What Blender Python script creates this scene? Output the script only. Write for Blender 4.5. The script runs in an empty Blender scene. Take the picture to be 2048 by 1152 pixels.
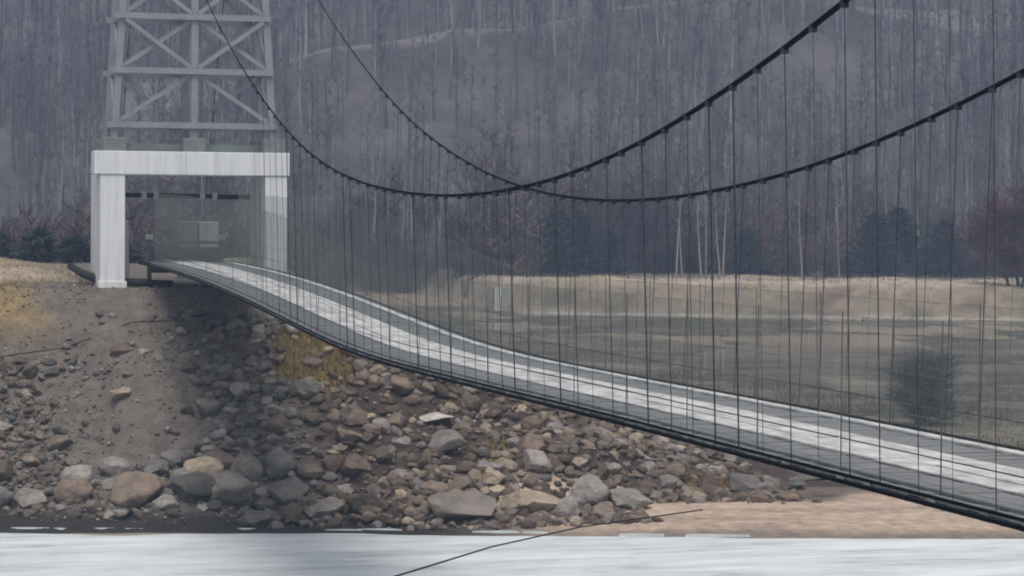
import bpy, bmesh, math, random
import numpy as np
from mathutils import Vector, Matrix, noise

sc = bpy.context.scene
R = math.radians
random.seed(7); rng = np.random.default_rng(7)

# ------------------------------------------------------------------ camera (eye = origin, Y runs along the bridge)
cam = bpy.data.cameras.new('camera'); cam_o = bpy.data.objects.new('camera', cam); sc.collection.objects.link(cam_o)
F = 5000 / 2048
cam.sensor_width = 36; cam.lens = 36 * F; cam.clip_start = .5; cam.clip_end = 3000
pit = math.atan2(-156, 5000); yaw = math.atan2(-1349, 5000 / math.cos(pit)); rol = .008
r0 = Vector((math.cos(yaw), math.sin(yaw), 0)); f0 = Vector((-math.sin(yaw), math.cos(yaw), 0)); z0 = Vector((0, 0, 1))
fw = f0 * math.cos(pit) + z0 * math.sin(pit); up = z0 * math.cos(pit) - f0 * math.sin(pit)
rt, upr = r0 * math.cos(rol) + up * math.sin(rol), up * math.cos(rol) - r0 * math.sin(rol)
cam_o.matrix_world = Matrix(((rt.x, upr.x, -fw.x, 0), (rt.y, upr.y, -fw.y, 0), (rt.z, upr.z, -fw.z, 0), (0, 0, 0, 1)))
sc.camera = cam_o

# ------------------------------------------------------------------ sky, sun, exposure
SUN_EL, SUN_AZ = R(66), R(196)          # azimuth clockwise from +Y
w = bpy.data.worlds.new('World'); sc.world = w; w.use_nodes = True
nt = w.node_tree; bg = nt.nodes['Background']
sky = nt.nodes.new('ShaderNodeTexSky'); sky.sky_type = 'NISHITA'; sky.sun_disc = False
sky.sun_elevation = SUN_EL; sky.sun_rotation = SUN_AZ; sky.air_density = 1.0; sky.dust_density = 4.0; sky.ozone_density = .3
hs = nt.nodes.new('ShaderNodeHueSaturation'); hs.inputs['Saturation'].default_value = .45       # overcast: most of the blue is gone
nt.links.new(sky.outputs[0], hs.inputs['Color']); nt.links.new(hs.outputs[0], bg.inputs[0]); bg.inputs[1].default_value = .064
sun = bpy.data.lights.new('sun', 'SUN'); sun.energy = 1.5; sun.angle = R(36); sun.color = (1, .96, .9)
sun_o = bpy.data.objects.new('sun', sun); sc.collection.objects.link(sun_o)
sd = Vector((math.sin(SUN_AZ) * math.cos(SUN_EL), math.cos(SUN_AZ) * math.cos(SUN_EL), math.sin(SUN_EL)))
sun_o.rotation_euler = sd.to_track_quat('Z', 'Y').to_euler(); sun_o.location = (-20, -20, 60)
sc.view_settings.view_transform = 'Standard'; sc.view_settings.look = 'None'
sc.view_settings.exposure = .68; sc.view_settings.gamma = 1
sc.cycles.filter_width = 2.0
sc.cycles.max_bounces = 8; sc.cycles.volume_bounces = 1; sc.cycles.transparent_max_bounces = 8

# ------------------------------------------------------------------ helpers
def mat(name, col, rough=.85, var=.25, scale=3.0, bump=0., col2=None, detail=6, metallic=0., spec=.3, obj_tint=False, attr=None, stretch=None):
    m = bpy.data.materials.new(name); m.use_nodes = True; n = m.node_tree.nodes; l = m.node_tree.links
    b = n['Principled BSDF']; b.inputs['Roughness'].default_value = rough; b.inputs['Metallic'].default_value = metallic
    b.inputs['Specular IOR Level'].default_value = spec
    tc = n.new('ShaderNodeTexCoord'); mp = n.new('ShaderNodeMapping'); l.new(tc.outputs['Object'], mp.inputs[0])
    if stretch: mp.inputs['Scale'].default_value = stretch
    tx = n.new('ShaderNodeTexNoise'); tx.inputs['Scale'].default_value = scale; tx.inputs['Detail'].default_value = detail; tx.inputs['Roughness'].default_value = .65
    l.new(mp.outputs[0], tx.inputs['Vector'])
    rp = n.new('ShaderNodeValToRGB'); rp.color_ramp.elements[0].position = .3; rp.color_ramp.elements[1].position = .7
    c2 = col2 or tuple(min(1, c * (1 + var)) for c in col); c1 = tuple(c * (1 - var) for c in col) if not col2 else col
    rp.color_ramp.elements[0].color = (*c1, 1); rp.color_ramp.elements[1].color = (*c2, 1)
    l.new(tx.outputs['Fac'], rp.inputs[0]); out = rp.outputs[0]
    if obj_tint or attr:
        mx = n.new('ShaderNodeMix'); mx.data_type = 'RGBA'; mx.blend_type = 'MULTIPLY'; mx.inputs[0].default_value = 1
        l.new(out, mx.inputs[6])
        if obj_tint:
            oi = n.new('ShaderNodeObjectInfo'); l.new(oi.outputs['Color'], mx.inputs[7])
        else:
            at = n.new('ShaderNodeAttribute'); at.attribute_name = attr; l.new(at.outputs['Color'], mx.inputs[7])
        out = mx.outputs[2]
    l.new(out, b.inputs['Base Color'])
    if bump:
        bp = n.new('ShaderNodeBump'); bp.inputs['Strength'].default_value = bump; bp.inputs['Distance'].default_value = .05
        t2 = n.new('ShaderNodeTexNoise'); t2.inputs['Scale'].default_value = scale * 5; t2.inputs['Detail'].default_value = 8
        l.new(mp.outputs[0], t2.inputs['Vector']); l.new(t2.outputs['Fac'], bp.inputs['Height']); l.new(bp.outputs[0], b.inputs['Normal'])
    return m

class MB:
    """collects boxes, bars and tubes and links them as one mesh object"""
    def __init__(s): s.v = []; s.f = []; s.mi = []
    def add(s, vs, fs, mi=0):
        o = len(s.v); s.v += [tuple(v) for v in vs]; s.f += [tuple(i + o for i in f) for f in fs]; s.mi += [mi] * len(fs); return s
    def box(s, x0, x1, y0, y1, z0, z1, mi=0):
        return s.add([(x0,y0,z0),(x1,y0,z0),(x1,y1,z0),(x0,y1,z0),(x0,y0,z1),(x1,y0,z1),(x1,y1,z1),(x0,y1,z1)],
              [(3,2,1,0),(4,5,6,7),(0,1,5,4),(1,2,6,5),(2,3,7,6),(3,0,4,7)], mi)
    def bar(s, a, b, wd, ht=None, mi=0):
        a, b = Vector(a), Vector(b); ht = ht or wd; d = (b - a).normalized()
        u = d.cross(Vector((0, 0, 1)))
        if u.length < 1e-3: u = Vector((1, 0, 0))
        u.normalize(); v = u.cross(d); vs = []
        for p in (a, b):
            for sx, sy in ((-1,-1),(1,-1),(1,1),(-1,1)): vs.append(p + u * sx * wd / 2 + v * sy * ht / 2)
        return s.add(vs, [(0,1,2,3),(7,6,5,4),(0,4,5,1),(1,5,6,2),(2,6,7,3),(3,7,4,0)], mi)
    def tube(s, path, r, n=8, mi=0):
        P = [Vector(p) for p in path]; vs = []; fs = []
        rs = r if isinstance(r, (list, tuple)) else [r] * len(P)
        for i, p in enumerate(P):
            d = (P[min(i + 1, len(P) - 1)] - P[max(i - 1, 0)]).normalized()
            u = d.cross(Vector((0, 0, 1)))
            if u.length < .05: u = d.cross(Vector((0, 1, 0)))
            u.normalize(); v = u.cross(d)
            for k in range(n):
                a = 2 * math.pi * k / n; vs.append(p + (u * math.cos(a) + v * math.sin(a)) * rs[i])
        for i in range(len(P) - 1):
            for k in range(n): fs.append((i*n+k, i*n+(k+1)%n, (i+1)*n+(k+1)%n, (i+1)*n+k))
        fs.append(tuple(range(n))[::-1]); fs.append(tuple((len(P)-1)*n + k for k in range(n)))
        return s.add(vs, fs, mi)
    def build(s, name, mats, parent=None, smooth=False, bevel=0):
        me = bpy.data.meshes.new(name); me.from_pydata(s.v, [], s.f)
        for m in (mats if isinstance(mats, (list, tuple)) else [mats]): me.materials.append(m)
        me.polygons.foreach_set('material_index', s.mi)
        if smooth: me.polygons.foreach_set('use_smooth', [True] * len(s.f))
        me.update(); o = bpy.data.objects.new(name, me); sc.collection.objects.link(o)
        if parent: o.parent = parent; o.matrix_parent_inverse = Matrix.Translation(parent.location).inverted()
        if bevel:
            b = o.modifiers.new('bevel', 'BEVEL'); b.width = bevel; b.segments = 2; b.limit_method = 'ANGLE'
        return o

def tag(o, label=None, cat=None, group=None, kind=None):
    if label: o['label'] = label
    if cat: o['category'] = cat
    if group: o['group'] = group
    if kind: o['kind'] = kind
    return o
def empty(name, loc, label, cat, group=None):
    o = bpy.data.objects.new(name, None); o.location = loc; sc.collection.objects.link(o); return tag(o, label, cat, group)

def np_mesh(name, V, Fc, mats, mi=None, col=None, smooth=False):
    """V (n,3), Fc (m,k) arrays -> mesh object; col = per-vertex colour attribute 'tint'"""
    me = bpy.data.meshes.new(name); n, (m, k) = len(V), Fc.shape
    me.vertices.add(n); me.vertices.foreach_set('co', np.ascontiguousarray(V, np.float32).ravel())
    me.loops.add(m * k); me.loops.foreach_set('vertex_index', np.ascontiguousarray(Fc, np.int32).ravel())
    me.polygons.add(m); me.polygons.foreach_set('loop_start', np.arange(0, m * k, k, dtype=np.int32))
    me.polygons.foreach_set('loop_total', np.full(m, k, np.int32))
    for q in (mats if isinstance(mats, (list, tuple)) else [mats]): me.materials.append(q)
    if mi is not None: me.polygons.foreach_set('material_index', np.ascontiguousarray(mi, np.int32))
    me.polygons.foreach_set('use_smooth', np.full(m, smooth, bool))
    if col is not None:
        a = me.color_attributes.new('tint', 'FLOAT_COLOR', 'POINT')
        a.data.foreach_set('color', np.concatenate([col, np.ones((n, 1))], 1).astype(np.float32).ravel())
    me.update(calc_edges=True); me.validate()
    o = bpy.data.objects.new(name, me); sc.collection.objects.link(o); return o

_perm = rng.random((256, 256))
def vnoise(x, y):
    xi = np.floor(x).astype(int); yi = np.floor(y).astype(int); fx = x - xi; fy = y - yi
    fx = fx * fx * (3 - 2 * fx); fy = fy * fy * (3 - 2 * fy); g = lambda a, b: _perm[a & 255, b & 255]
    return (g(xi, yi)*(1-fx) + g(xi+1, yi)*fx)*(1-fy) + (g(xi, yi+1)*(1-fx) + g(xi+1, yi+1)*fx)*fy
def fbm(x, y, o=4):
    t = 0; a = .5
    for k in range(o): t = t + a * (vnoise(x * 2**k + 17*k, y * 2**k + 31*k) - .5); a *= .5
    return t
def sstep(a, b, x): t = np.clip((x - a) / (b - a), 0, 1); return t * t * (3 - 2 * t)

# ------------------------------------------------------------------ terrain heights
ICE = -8.0
def ice_line(X): return 62.9 - .245 * (X - 1)
def H_bank(X, Y):
    Yi = ice_line(X); Yf = 62.9 - .245 * (np.minimum(X, 13) - 1) + 10.5
    dx = np.maximum(0, X - 13 - 2.2 * sstep(80, 92, Y)) / 1.6; dy = np.maximum(0, Yf - Y); d = np.hypot(dx, dy)
    n = fbm(X * .35, Y * .35, 5)
    top = -2.3 + .5 * np.exp(-((X - 14.5)**2 / 5 + (Y - 90)**2 / 60)) + .25 * n
    top = top - 4.3 * sstep(101, 122, Y) + .35 * sstep(8.5, 5, X) * sstep(74, 80, Y)
    k = np.clip(d / 9.5, 0, 1)
    slope = top - .62 * d + n * (.9 * np.minimum(1, d / 2)) - .35 * np.sin(k * math.pi) * (d > 0)
    slope = slope + .3 * np.exp(-((X - 8.0)**2 / 4.5)) * np.sin(k * math.pi)                    # the spilled fan of dirt
    slope = slope - .22 * sstep(.02, .12, fbm(X * 1.3 + .25 * Y, Y * .22, 3)) * np.sin(k * math.pi) * sstep(13, 11, X)
    beach = -8.08 + .05 * (Y - Yi) + .10 * fbm(X * .25, Y * .8, 3)
    beach = np.where(X > 12, beach - .28 * np.maximum(0, Y - Yi - 9.5), beach)
    return np.maximum(np.maximum(slope, beach), -9.2)
def Ys_far(X): return np.where(X > 51.3, 188.5 - .46 * (X - 51.3), 206 - .02 * (X - 40))
def H_far(X, Y):
    d = Y - Ys_far(X); n = fbm(X * .12, Y * .12, 4); n2 = fbm(X * .5, Y * .5, 4)
    lev = -8.15 + 2.55 * sstep(0.2, 7, d) + n * .7 * sstep(3, 8, d) + n2 * .45 * sstep(0, 3, d)
    low = -8.1 + .35 * sstep(-1, 3, d) + .15 * n
    b = sstep(51.0, 52.6, X)
    z = np.where(d > -1, low * (1 - b) + lev * b, -9.2)
    z = z + 1.2 * sstep(15, 40, d) * (1 - b)
    z = np.where(d <= -1, -9.2, z)
    dd = X * .2605 + Y * .9655                       # distance along the view
    z = np.maximum(z, np.where(X < 30, -7.2 + .5 * n, -20) * np.ones_like(X)) if False else z
    return z + .40 * np.maximum(0, dd - 238 - 14 * n) * (1 + .25 * fbm(X * .02, Y * .02, 2)) * (Y > 150)
def H_left(X, Y):                                     # low ground behind the embankment plateau on its upstream side
    n = fbm(X * .12, Y * .12, 4)
    return -6.6 + .5 * n

def grid_obj(name, xs, ys, Hf, m, colf=None):
    X, Y = np.meshgrid(xs, ys); Z = Hf(X, Y); V = np.stack([X, Y, Z], -1).reshape(-1, 3)
    nx, ny = len(xs), len(ys); i = np.arange(nx * ny).reshape(ny, nx)
    Fc = np.stack([i[:-1, :-1], i[:-1, 1:], i[1:, 1:], i[1:, :-1]], -1).reshape(-1, 4)
    return np_mesh(name, V, Fc, m, col=colf(X, Y, Z).reshape(-1, 3) if colf else None, smooth=True)

def lerp3(c, d, t): return np.asarray(c) * (1 - t[..., None]) + np.asarray(d) * t[..., None]
C_DIRT, C_GRASS, C_SAND, C_RED_SHADE, C_MOSS, C_WET, C_STRAW = (.17,.145,.125), (.30,.215,.11), (.56,.43,.33), (.075,.052,.042), (.20,.145,.065), (.035,.032,.03), (.46,.38,.29)
def bank_col(X, Y, Z):
    n = fbm(X * .5, Y * .5, 4); c = np.ones(X.shape + (3,)) * np.asarray(C_DIRT)
    c = lerp3(C_DIRT, C_RED_SHADE, sstep(11.2, 13.5, X + 3 * n)) if True else c  # reddish soil among the rocks, with crevice shade painted into its colour
    t = sstep(6.6, 4.4, X + 2.5 * n) * sstep(-4.2, -3.0, Z + n); c = c * (1 - t[..., None]) + np.asarray(C_GRASS) * t[..., None]
    t = sstep(-2.75, -2.3, Z + .4 * n) * sstep(8, 5.5, X) * sstep(74.5, 77, Y); c = c * (1 - t[..., None]) + np.asarray(C_STRAW) * t[..., None]
    for (x, y, r) in ((12.7, 67.8, 1.5), (23.6, 65.8, 1.0), (17.5, 64.9, 1.0)):
        t = sstep(r * 1.2, r * .4, np.hypot(X - x, Y - y) + 1.4 * n); c = c * (1 - t[..., None]) + np.asarray(C_MOSS) * t[..., None]
    t = sstep(6.4, 5.4, Y - ice_line(X) - 1.7 * sstep(25.5, 27.5, X) + n) * sstep(-6.9, -7.3, Z) * sstep(13, 17, X); c = c * (1 - t[..., None]) + np.asarray(C_SAND) * t[..., None]
    t = sstep(-7.5, -7.8, Z + .15 * n) * sstep(19, 14, X + 2 * n); c = c * (1 - t[..., None]) + np.asarray(C_WET) * t[..., None]
    q = Y - ice_line(X); t = .5 * sstep(.02, .16, fbm(q * 1.6, X * .22, 4)) * sstep(-7.3, -7.5, Z) * sstep(13, 17, X); c = c * (1 - t[..., None]) + np.array((.30, .235, .185)) * t[..., None]
    t = sstep(-7.98, -8.06, Z) * sstep(14, 20, X); c = c * (1 - t[..., None]) + np.array((.27, .22, .18)) * t[..., None]
    t = sstep(75, 80, Y) * sstep(11, 14, X); c = c * (1 - t[..., None]) + np.array((.20, .19, .12)) * t[..., None]
    return c
def far_col(X, Y, Z):
    n = fbm(X * .2, Y * .2, 4); d = Y - Ys_far(X)
    c = lerp3((.29, .235, .17), (.15, .14, .095), sstep(-.02, .14, n))
    t = sstep(.10, .2, fbm(X * .13 + 9, Y * .3, 3)); c = c * (1 - t[..., None]) + np.array((.19, .14, .11)) * t[..., None]
    t = sstep(4.5, 7, d + 3 * n) * sstep(30, 16, d); c = c * (1 - t[..., None]) + np.asarray(C_STRAW) * t[..., None]
    t = sstep(1.6, .6, d + .6 * n); c = c * (1 - t[..., None]) + np.array((.52, .48, .43)) * t[..., None]
    t = sstep(52.5, 51, X); c = c * (1 - t[..., None]) + np.array((.36, .28, .20)) * t[..., None]
    t = sstep(20, 34, d); c = c * (1 - t[..., None]) + np.array((.10, .082, .078)) * t[..., None]
    return c
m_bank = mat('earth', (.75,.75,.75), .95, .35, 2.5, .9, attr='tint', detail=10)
m_far = mat('far_earth', (.8,.8,.8), .95, .3, .8, .5, attr='tint', detail=8)

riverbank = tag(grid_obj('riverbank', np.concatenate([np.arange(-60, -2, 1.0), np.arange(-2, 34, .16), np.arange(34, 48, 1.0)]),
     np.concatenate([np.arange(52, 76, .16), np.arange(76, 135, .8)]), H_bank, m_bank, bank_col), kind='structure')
far = tag(grid_obj('far_shore', np.arange(-30, 175, .6), np.concatenate([np.arange(130, 160, 3.0), np.arange(160, 236, .6)]), H_far, m_far, far_col), kind='structure')

# hill, laid out along the view direction d and across it
def DW(X, Y): return X * .2605 + Y * .9655, X * .9655 - Y * .2605
def XY(d, wd): return d * .2605 + wd * .9655, d * .9655 - wd * .2605
def hill_z(d, wd):
    n = fbm(d * .035 + 5, wd * .035, 4)
    z = -8.3 + 1.6 * sstep(225, 236, d) * sstep(-40, -15, wd) + .41 * np.maximum(0, d - 236 - 10 * fbm(wd * .03, 3 + wd * 0, 2))
    z = z + 7 * n * sstep(240, 290, d)
    z = z + 5.5 * np.exp(-((d - 292 - .22 * wd) / 9)**2) * sstep(-42, -25, wd) * sstep(60, 30, wd)     # a low spur across the hill
    return z
def cut(d, wd): return np.abs(d - 297 - .22 * wd) < 4.6 + 1.2 * fbm(wd * .1, d * .1, 2) * 4
def build_hill():
    ds = np.arange(216, 440, 1.6); ws = np.arange(-190, 190, 1.6); W_, D_ = np.meshgrid(ws, ds)
    X, Y = XY(D_, W_); Z = hill_z(D_, W_)
    V = np.stack([X, Y, Z], -1).reshape(-1, 3); nx, ny = len(ws), len(ds); i = np.arange(nx * ny).reshape(ny, nx)
    Fc = np.stack([i[:-1, :-1], i[:-1, 1:], i[1:, 1:], i[1:, :-1]], -1).reshape(-1, 4)
    n = fbm(D_ * .08, W_ * .08, 4)
    c = lerp3((.082, .074, .079), (.135, .119, .120), sstep(-.15, .2, n))
    t = cut(D_, W_).astype(float) * (W_ > -45); c = c * (1 - t[..., None]) + np.array((.185, .162, .16)) * t[..., None]
    return np_mesh('hillside', V, Fc, m_far, col=c.reshape(-1, 3), smooth=True)
tag(build_hill(), kind='structure')
low = np.array([[-400, 100, -9.3], [500, 100, -9.3], [500, 460, -9.3], [-400, 460, -9.3]])
tag(np_mesh('ground', low, np.array([[0, 1, 2, 3]]), mat('low_ground', (.12, .10, .09), .95)), kind='structure')
# low ground upstream, behind the plateau
tag(grid_obj('upstream_flat', np.arange(-80, 41, 2.0), np.arange(118, 232, 2.0),
     lambda X, Y: np.where(X > 30, -6.6 - 2.4 * sstep(30, 40, X), -6.6) + .5 * fbm(X * .12, Y * .12, 4), mat('flat_earth', (.16, .135, .12), .95, .4, .3)), kind='structure')

# ------------------------------------------------------------------ water and ice
def water_mat():
    m = bpy.data.materials.new('river_water'); m.use_nodes = True; n = m.node_tree.nodes; l = m.node_tree.links; b = n['Principled BSDF']
    b.inputs['Base Color'].default_value = (.19, .165, .135, 1); b.inputs['Roughness'].default_value = .07; b.inputs['IOR'].default_value = 1.33; b.inputs['Specular IOR Level'].default_value = .3
    tc = n.new('ShaderNodeTexCoord')
    ms = n.new('ShaderNodeMapping'); ms.inputs['Scale'].default_value = (.10, .16, 1); l.new(tc.outputs['Object'], ms.inputs[0])      # silt and thin films of ice
    ts = n.new('ShaderNodeTexNoise'); ts.inputs['Scale'].default_value = 1.3; ts.inputs['Detail'].default_value = 8; ts.inputs['Roughness'].default_value = .7; l.new(ms.outputs[0], ts.inputs['Vector'])
    rs = n.new('ShaderNodeValToRGB'); rs.color_ramp.elements[0].position = .35; rs.color_ramp.elements[0].color = (.17, .15, .12, 1); rs.color_ramp.elements[1].position = .68; rs.color_ramp.elements[1].color = (.46, .39, .31, 1)
    l.new(ts.outputs['Fac'], rs.inputs[0]); l.new(rs.outputs[0], b.inputs['Base Color'])
    mp = n.new('ShaderNodeMapping'); mp.inputs['Scale'].default_value = (.5, .9, 1); l.new(tc.outputs['Object'], mp.inputs[0])
    t = n.new('ShaderNodeTexNoise'); t.inputs['Scale'].default_value = 2.2; t.inputs['Detail'].default_value = 5; l.new(mp.outputs[0], t.inputs['Vector'])
    bp = n.new('ShaderNodeBump'); bp.inputs['Strength'].default_value = .10; bp.inputs['Distance'].default_value = .05
    l.new(t.outputs['Fac'], bp.inputs['Height']); l.new(bp.outputs[0], b.inputs['Normal']); return m
def ice_mat(name='ice'):
    m = bpy.data.materials.new(name); m.use_nodes = True; n = m.node_tree.nodes; l = m.node_tree.links; b = n['Principled BSDF']
    b.inputs['Roughness'].default_value = .38; b.inputs['IOR'].default_value = 1.31
    tc = n.new('ShaderNodeTexCoord'); mp = n.new('ShaderNodeMapping'); mp.inputs['Rotation'].default_value = (0, 0, R(13.8)); mp.inputs['Scale'].default_value = (.16, 1.0, 1)
    l.new(tc.outputs['Object'], mp.inputs[0])
    t = n.new('ShaderNodeTexNoise'); t.inputs['Scale'].default_value = 1.0; t.inputs['Detail'].default_value = 12; t.inputs['Roughness'].default_value = .68; t.inputs['Distortion'].default_value = .5
    l.new(mp.outputs[0], t.inputs['Vector'])
    rp = n.new('ShaderNodeValToRGB'); e = rp.color_ramp.elements; e[0].position = .37; e[0].color = (.31, .355, .36, 1); e[1].position = .60; e[1].color = (.78, .81, .82, 1)
    k = e.new(.43); k.color = (.50, .545, .55, 1); k = e.new(.51); k.color = (.65, .69, .70, 1)
    m2 = n.new('ShaderNodeMapping'); m2.inputs['Rotation'].default_value = (0, 0, R(13.8)); m2.inputs['Scale'].default_value = (.45, 1.3, 1); l.new(tc.outputs['Object'], m2.inputs[0])
    t2 = n.new('ShaderNodeTexNoise'); t2.inputs['Scale'].default_value = 1.6; t2.inputs['Detail'].default_value = 12; t2.inputs['Roughness'].default_value = .75; l.new(m2.outputs[0], t2.inputs['Vector'])
    mf = n.new('ShaderNodeMix'); mf.inputs[0].default_value = .42; l.new(t.outputs['Fac'], mf.inputs[2]); l.new(t2.outputs['Fac'], mf.inputs[3])
    l.new(mf.outputs[0], rp.inputs[0]); l.new(rp.outputs[0], b.inputs['Base Color'])
    bp = n.new('ShaderNodeBump'); bp.inputs['Strength'].default_value = .4; bp.inputs['Distance'].default_value = .03
    l.new(t.outputs['Fac'], bp.inputs['Height']); l.new(bp.outputs[0], b.inputs['Normal']); return m
m_water, m_ice = water_mat(), ice_mat()
tag(np_mesh('river_water', np.array([[-400, -40, ICE - .07], [500, -40, ICE - .07], [500, 260, ICE - .07], [-400, 260, ICE - .07]]), np.array([[0, 1, 2, 3]]), m_water), kind='structure')
xs = np.arange(-120, 121, .5); mb = MB(); top = []; bot = []
for x in xs:
    y = float(ice_line(x) - .35 + 1.9 * fbm(np.array(x * .16), np.array(2.), 5) * sstep(24, 10, x) + .25 * fbm(np.array(x * .9), np.array(5.), 3))
    top.append((x, y, ICE)); bot.append((x, y + .02, ICE - .12))
n = len(xs); near = [(x, -30, ICE) for x in xs]
mb.add(near + top + bot, [(i, i+1, n+i+1, n+i) for i in range(n-1)] + [(n+i, n+i+1, 2*n+i+1, 2*n+i) for i in range(n-1)])
tag(mb.build('river_ice', m_ice), kind='structure')

def floe(name, x, y, a, b, label, group='floes stranded along the water edge'):
    o = MB(); k = 11; vs = []
    for z, s in ((0, 1), (.07, .93)):
        for i in range(k):
            t = 2 * math.pi * i / k; rr = s * (1 + .25 * math.sin(3 * t + x * 7) + .12 * math.sin(5 * t + y))
            vs.append((a * rr * math.cos(t), b * rr * math.sin(t), z - .02))
    o.add(vs, [tuple(range(k, 2*k)), tuple(range(k))[::-1]] + [(i, (i+1) % k, k + (i+1) % k, k + i) for i in range(k)])
    ob = o.build(name, m_ice); ob.location = (x, y, ICE - .05); ob.rotation_euler[2] = R(-13.8); return tag(ob, label, 'ice floe', group)
for x, dy, a, b in ((4.6,1.0,.45,.07),(5.35,.95,.16,.05),(6.3,1.05,.38,.06),(7.4,1.0,.62,.06),(8.7,1.0,.18,.05),(9.8,1.1,.25,.05),(12.2,.95,.42,.06),(13.1,1.1,.5,.08),(15.9,.8,.55,.07),(16.8,.72,.3,.05),(3.4,1.0,.5,.06),(19.2,.4,.5,.05),(20.9,.35,.75,.05)):
    floe('ice_floe', x, float(ice_line(x)) + dy, a, b, 'thin white ice floe in the dark water strip along the bank')

# ------------------------------------------------------------------ materials of the bridge
m_conc = mat('white_concrete', (.58,.595,.60), .85, .16, 1.3, .3, col2=(.71,.715,.72), stretch=(4, 4, .35), detail=10)
_n = m_conc.node_tree.nodes; _l = m_conc.node_tree.links; _b = _n['Principled BSDF']
_tc = _n.new('ShaderNodeTexCoord'); _mp = _n.new('ShaderNodeMapping'); _mp.inputs['Scale'].default_value = (5.5, 5.5, .16); _l.new(_tc.outputs['Object'], _mp.inputs[0])
_t = _n.new('ShaderNodeTexNoise'); _t.inputs['Scale'].default_value = 1.7; _t.inputs['Detail'].default_value = 7; _t.inputs['Roughness'].default_value = .7; _l.new(_mp.outputs[0], _t.inputs['Vector'])
_r = _n.new('ShaderNodeValToRGB'); _r.color_ramp.elements[0].position = .52; _r.color_ramp.elements[0].color = (1, 1, 1, 1); _r.color_ramp.elements[1].position = .74; _r.color_ramp.elements[1].color = (.72, .69, .65, 1)
_l.new(_t.outputs['Fac'], _r.inputs[0])
_m = _n.new('ShaderNodeMix'); _m.data_type = 'RGBA'; _m.blend_type = 'MULTIPLY'; _m.inputs[0].default_value = 1
_l.new(_b.inputs['Base Color'].links[0].from_socket, _m.inputs[6]); _l.new(_r.outputs[0], _m.inputs[7]); _l.new(_m.outputs[2], _b.inputs['Base Color'])
m_concg = mat('grey_concrete', (.18,.19,.19), .9, .2, 3, .3)
m_shaft = mat('weathered_concrete', (.34,.335,.31), .9, .2, 1.0, .3)
m_steel = mat('painted_steel', (.228,.237,.262), .55, .15, 2, .1)
m_beam = mat('edge_steel', (.085,.09,.10), .7, .3, 3)
m_dark = mat('dark_steel', (.02,.021,.025), .6, .3, 6)
m_rope = mat('wire_rope', (.005,.005,.007), .9, .3, 20, spec=.02)
m_hang = mat('hanger_rod', (.04,.043,.052), .8, .3, 8, spec=.1)
m_mesh = mat('galvanised_wire', (.125,.137,.13), .6, .25, 4)
m_post = mat('fence_post', (.085,.092,.09), .6, .3, 4)
m_deck = mat('weathered_boards', (.215,.222,.225), .85, .3, 2.0, .4, stretch=(1, 4, 1))
m_walk = mat('snowy_boards', (.30,.31,.31), .85, .0, 2.6, .35, col2=(.82,.82,.81), detail=10, stretch=(1.5, .6, 1))
m_green = mat('green_grey_paint', (.20,.23,.225), .6, .2, 3)

# ------------------------------------------------------------------ bridge tower
TX, TY = 9.93, 72.0
tower = empty('bridge_tower', (TX, TY, -2.3), 'white concrete portal carrying a grey steel lattice tower at the bridge end', 'bridge tower')
MB().box(7.22, 7.93, TY, TY+2.7, -4.5, 0.93).build('portal_leg', m_conc, tower, bevel=.02)
MB().box(11.97, 12.62, TY, TY+2.7, -4.5, 0.93).build('portal_leg', m_conc, tower, bevel=.02)
MB().box(7.17, 7.98, TY-.05, TY+.3, -2.33, -2.13).build('leg_footing', m_conc, tower, bevel=.015)
MB().box(7.05, 12.68, TY-.04, TY+.9, .93, 1.60).build('crossbeam', m_conc, tower, bevel=.02)
MB().box(7.22, 12.62, TY+1.9, TY+2.7, .93, 1.55).build('crossbeam', m_conc, tower, bevel=.02)
MB().box(7.25, 12.6, TY+.9, TY+1.9, 1.30, 1.5).build('platform', m_concg, tower)
def colx(z, s): return TX + s * (2.30 - .062 * (z - 2))
for yy in (TY+.25, TY+2.2):
    for s in (-1, 0, 1):
        x = colx(2, s); MB().box(x-.33, x+.33, yy-.22, yy+.35, 1.58, 1.99).build('pedestal', m_concg, tower, bevel=.02)
        MB().bar((x, yy, 1.9), (colx(10.6, s), yy, 10.6), .2).build('column', m_steel, tower)
MB().box(8.0, 11.9, TY+.5, TY+.62, 1.62, 1.83).build('sill_beam', m_green, tower)
levels = [2.36, 3.92, 5.48, 7.04, 8.6, 10.2]
for yy, off in ((TY+.25, -.14), (TY+2.2, .12)):
    for z in levels:
        MB().bar((colx(z, -1) - .22, yy + off, z), (colx(z, 1) + .1, yy + off, z), .10, .17).build('girt', m_steel, tower)
for k, (za, zb) in enumerate(zip(levels[:-1], levels[1:])):
    for yy, par in ((TY+.25, 0), (TY+2.2, 1)):
        off = -.02
        for s in (-1, 1):
            xo_a, xo_b = colx(za, s), colx(zb, s); a = .1
            legs = [((xo_a - s*.1, yy, za + a), (TX + s*.1, yy, zb - a)), ((TX + s*.1, yy-.13, za + a), (xo_b - s*.1, yy-.13, zb - a))]
            if k == 0: legs = [legs[par]]
            for p, q in legs:
                MB().bar(p, q, .105, .12).build('brace', m_steel, tower)
    for s in (-1, 1):                                                     # side faces, front to rear
        MB().bar((colx(za, s), TY+.35, za), (colx(zb, s), TY+2.1, zb), .07, .09).build('brace', m_steel, tower)
for z in levels:
    for s in (-1, 0, 1):
        MB().bar((colx(z, s), TY+.3, z - .02), (colx(z, s), TY+2.15, z - .02), .09, .13).build('girt', m_steel, tower)
MB().box(8.0, 11.9, TY-.1, TY+2.5, 10.6, 10.8).build('saddle_beam', m_steel, tower)
for x in (8.57, 11.355):
    MB().box(x-.15, x+.15, TY+.6, TY+1.8, 10.8, 10.95).build('cable_saddle', m_dark, tower, bevel=.03)

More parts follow.
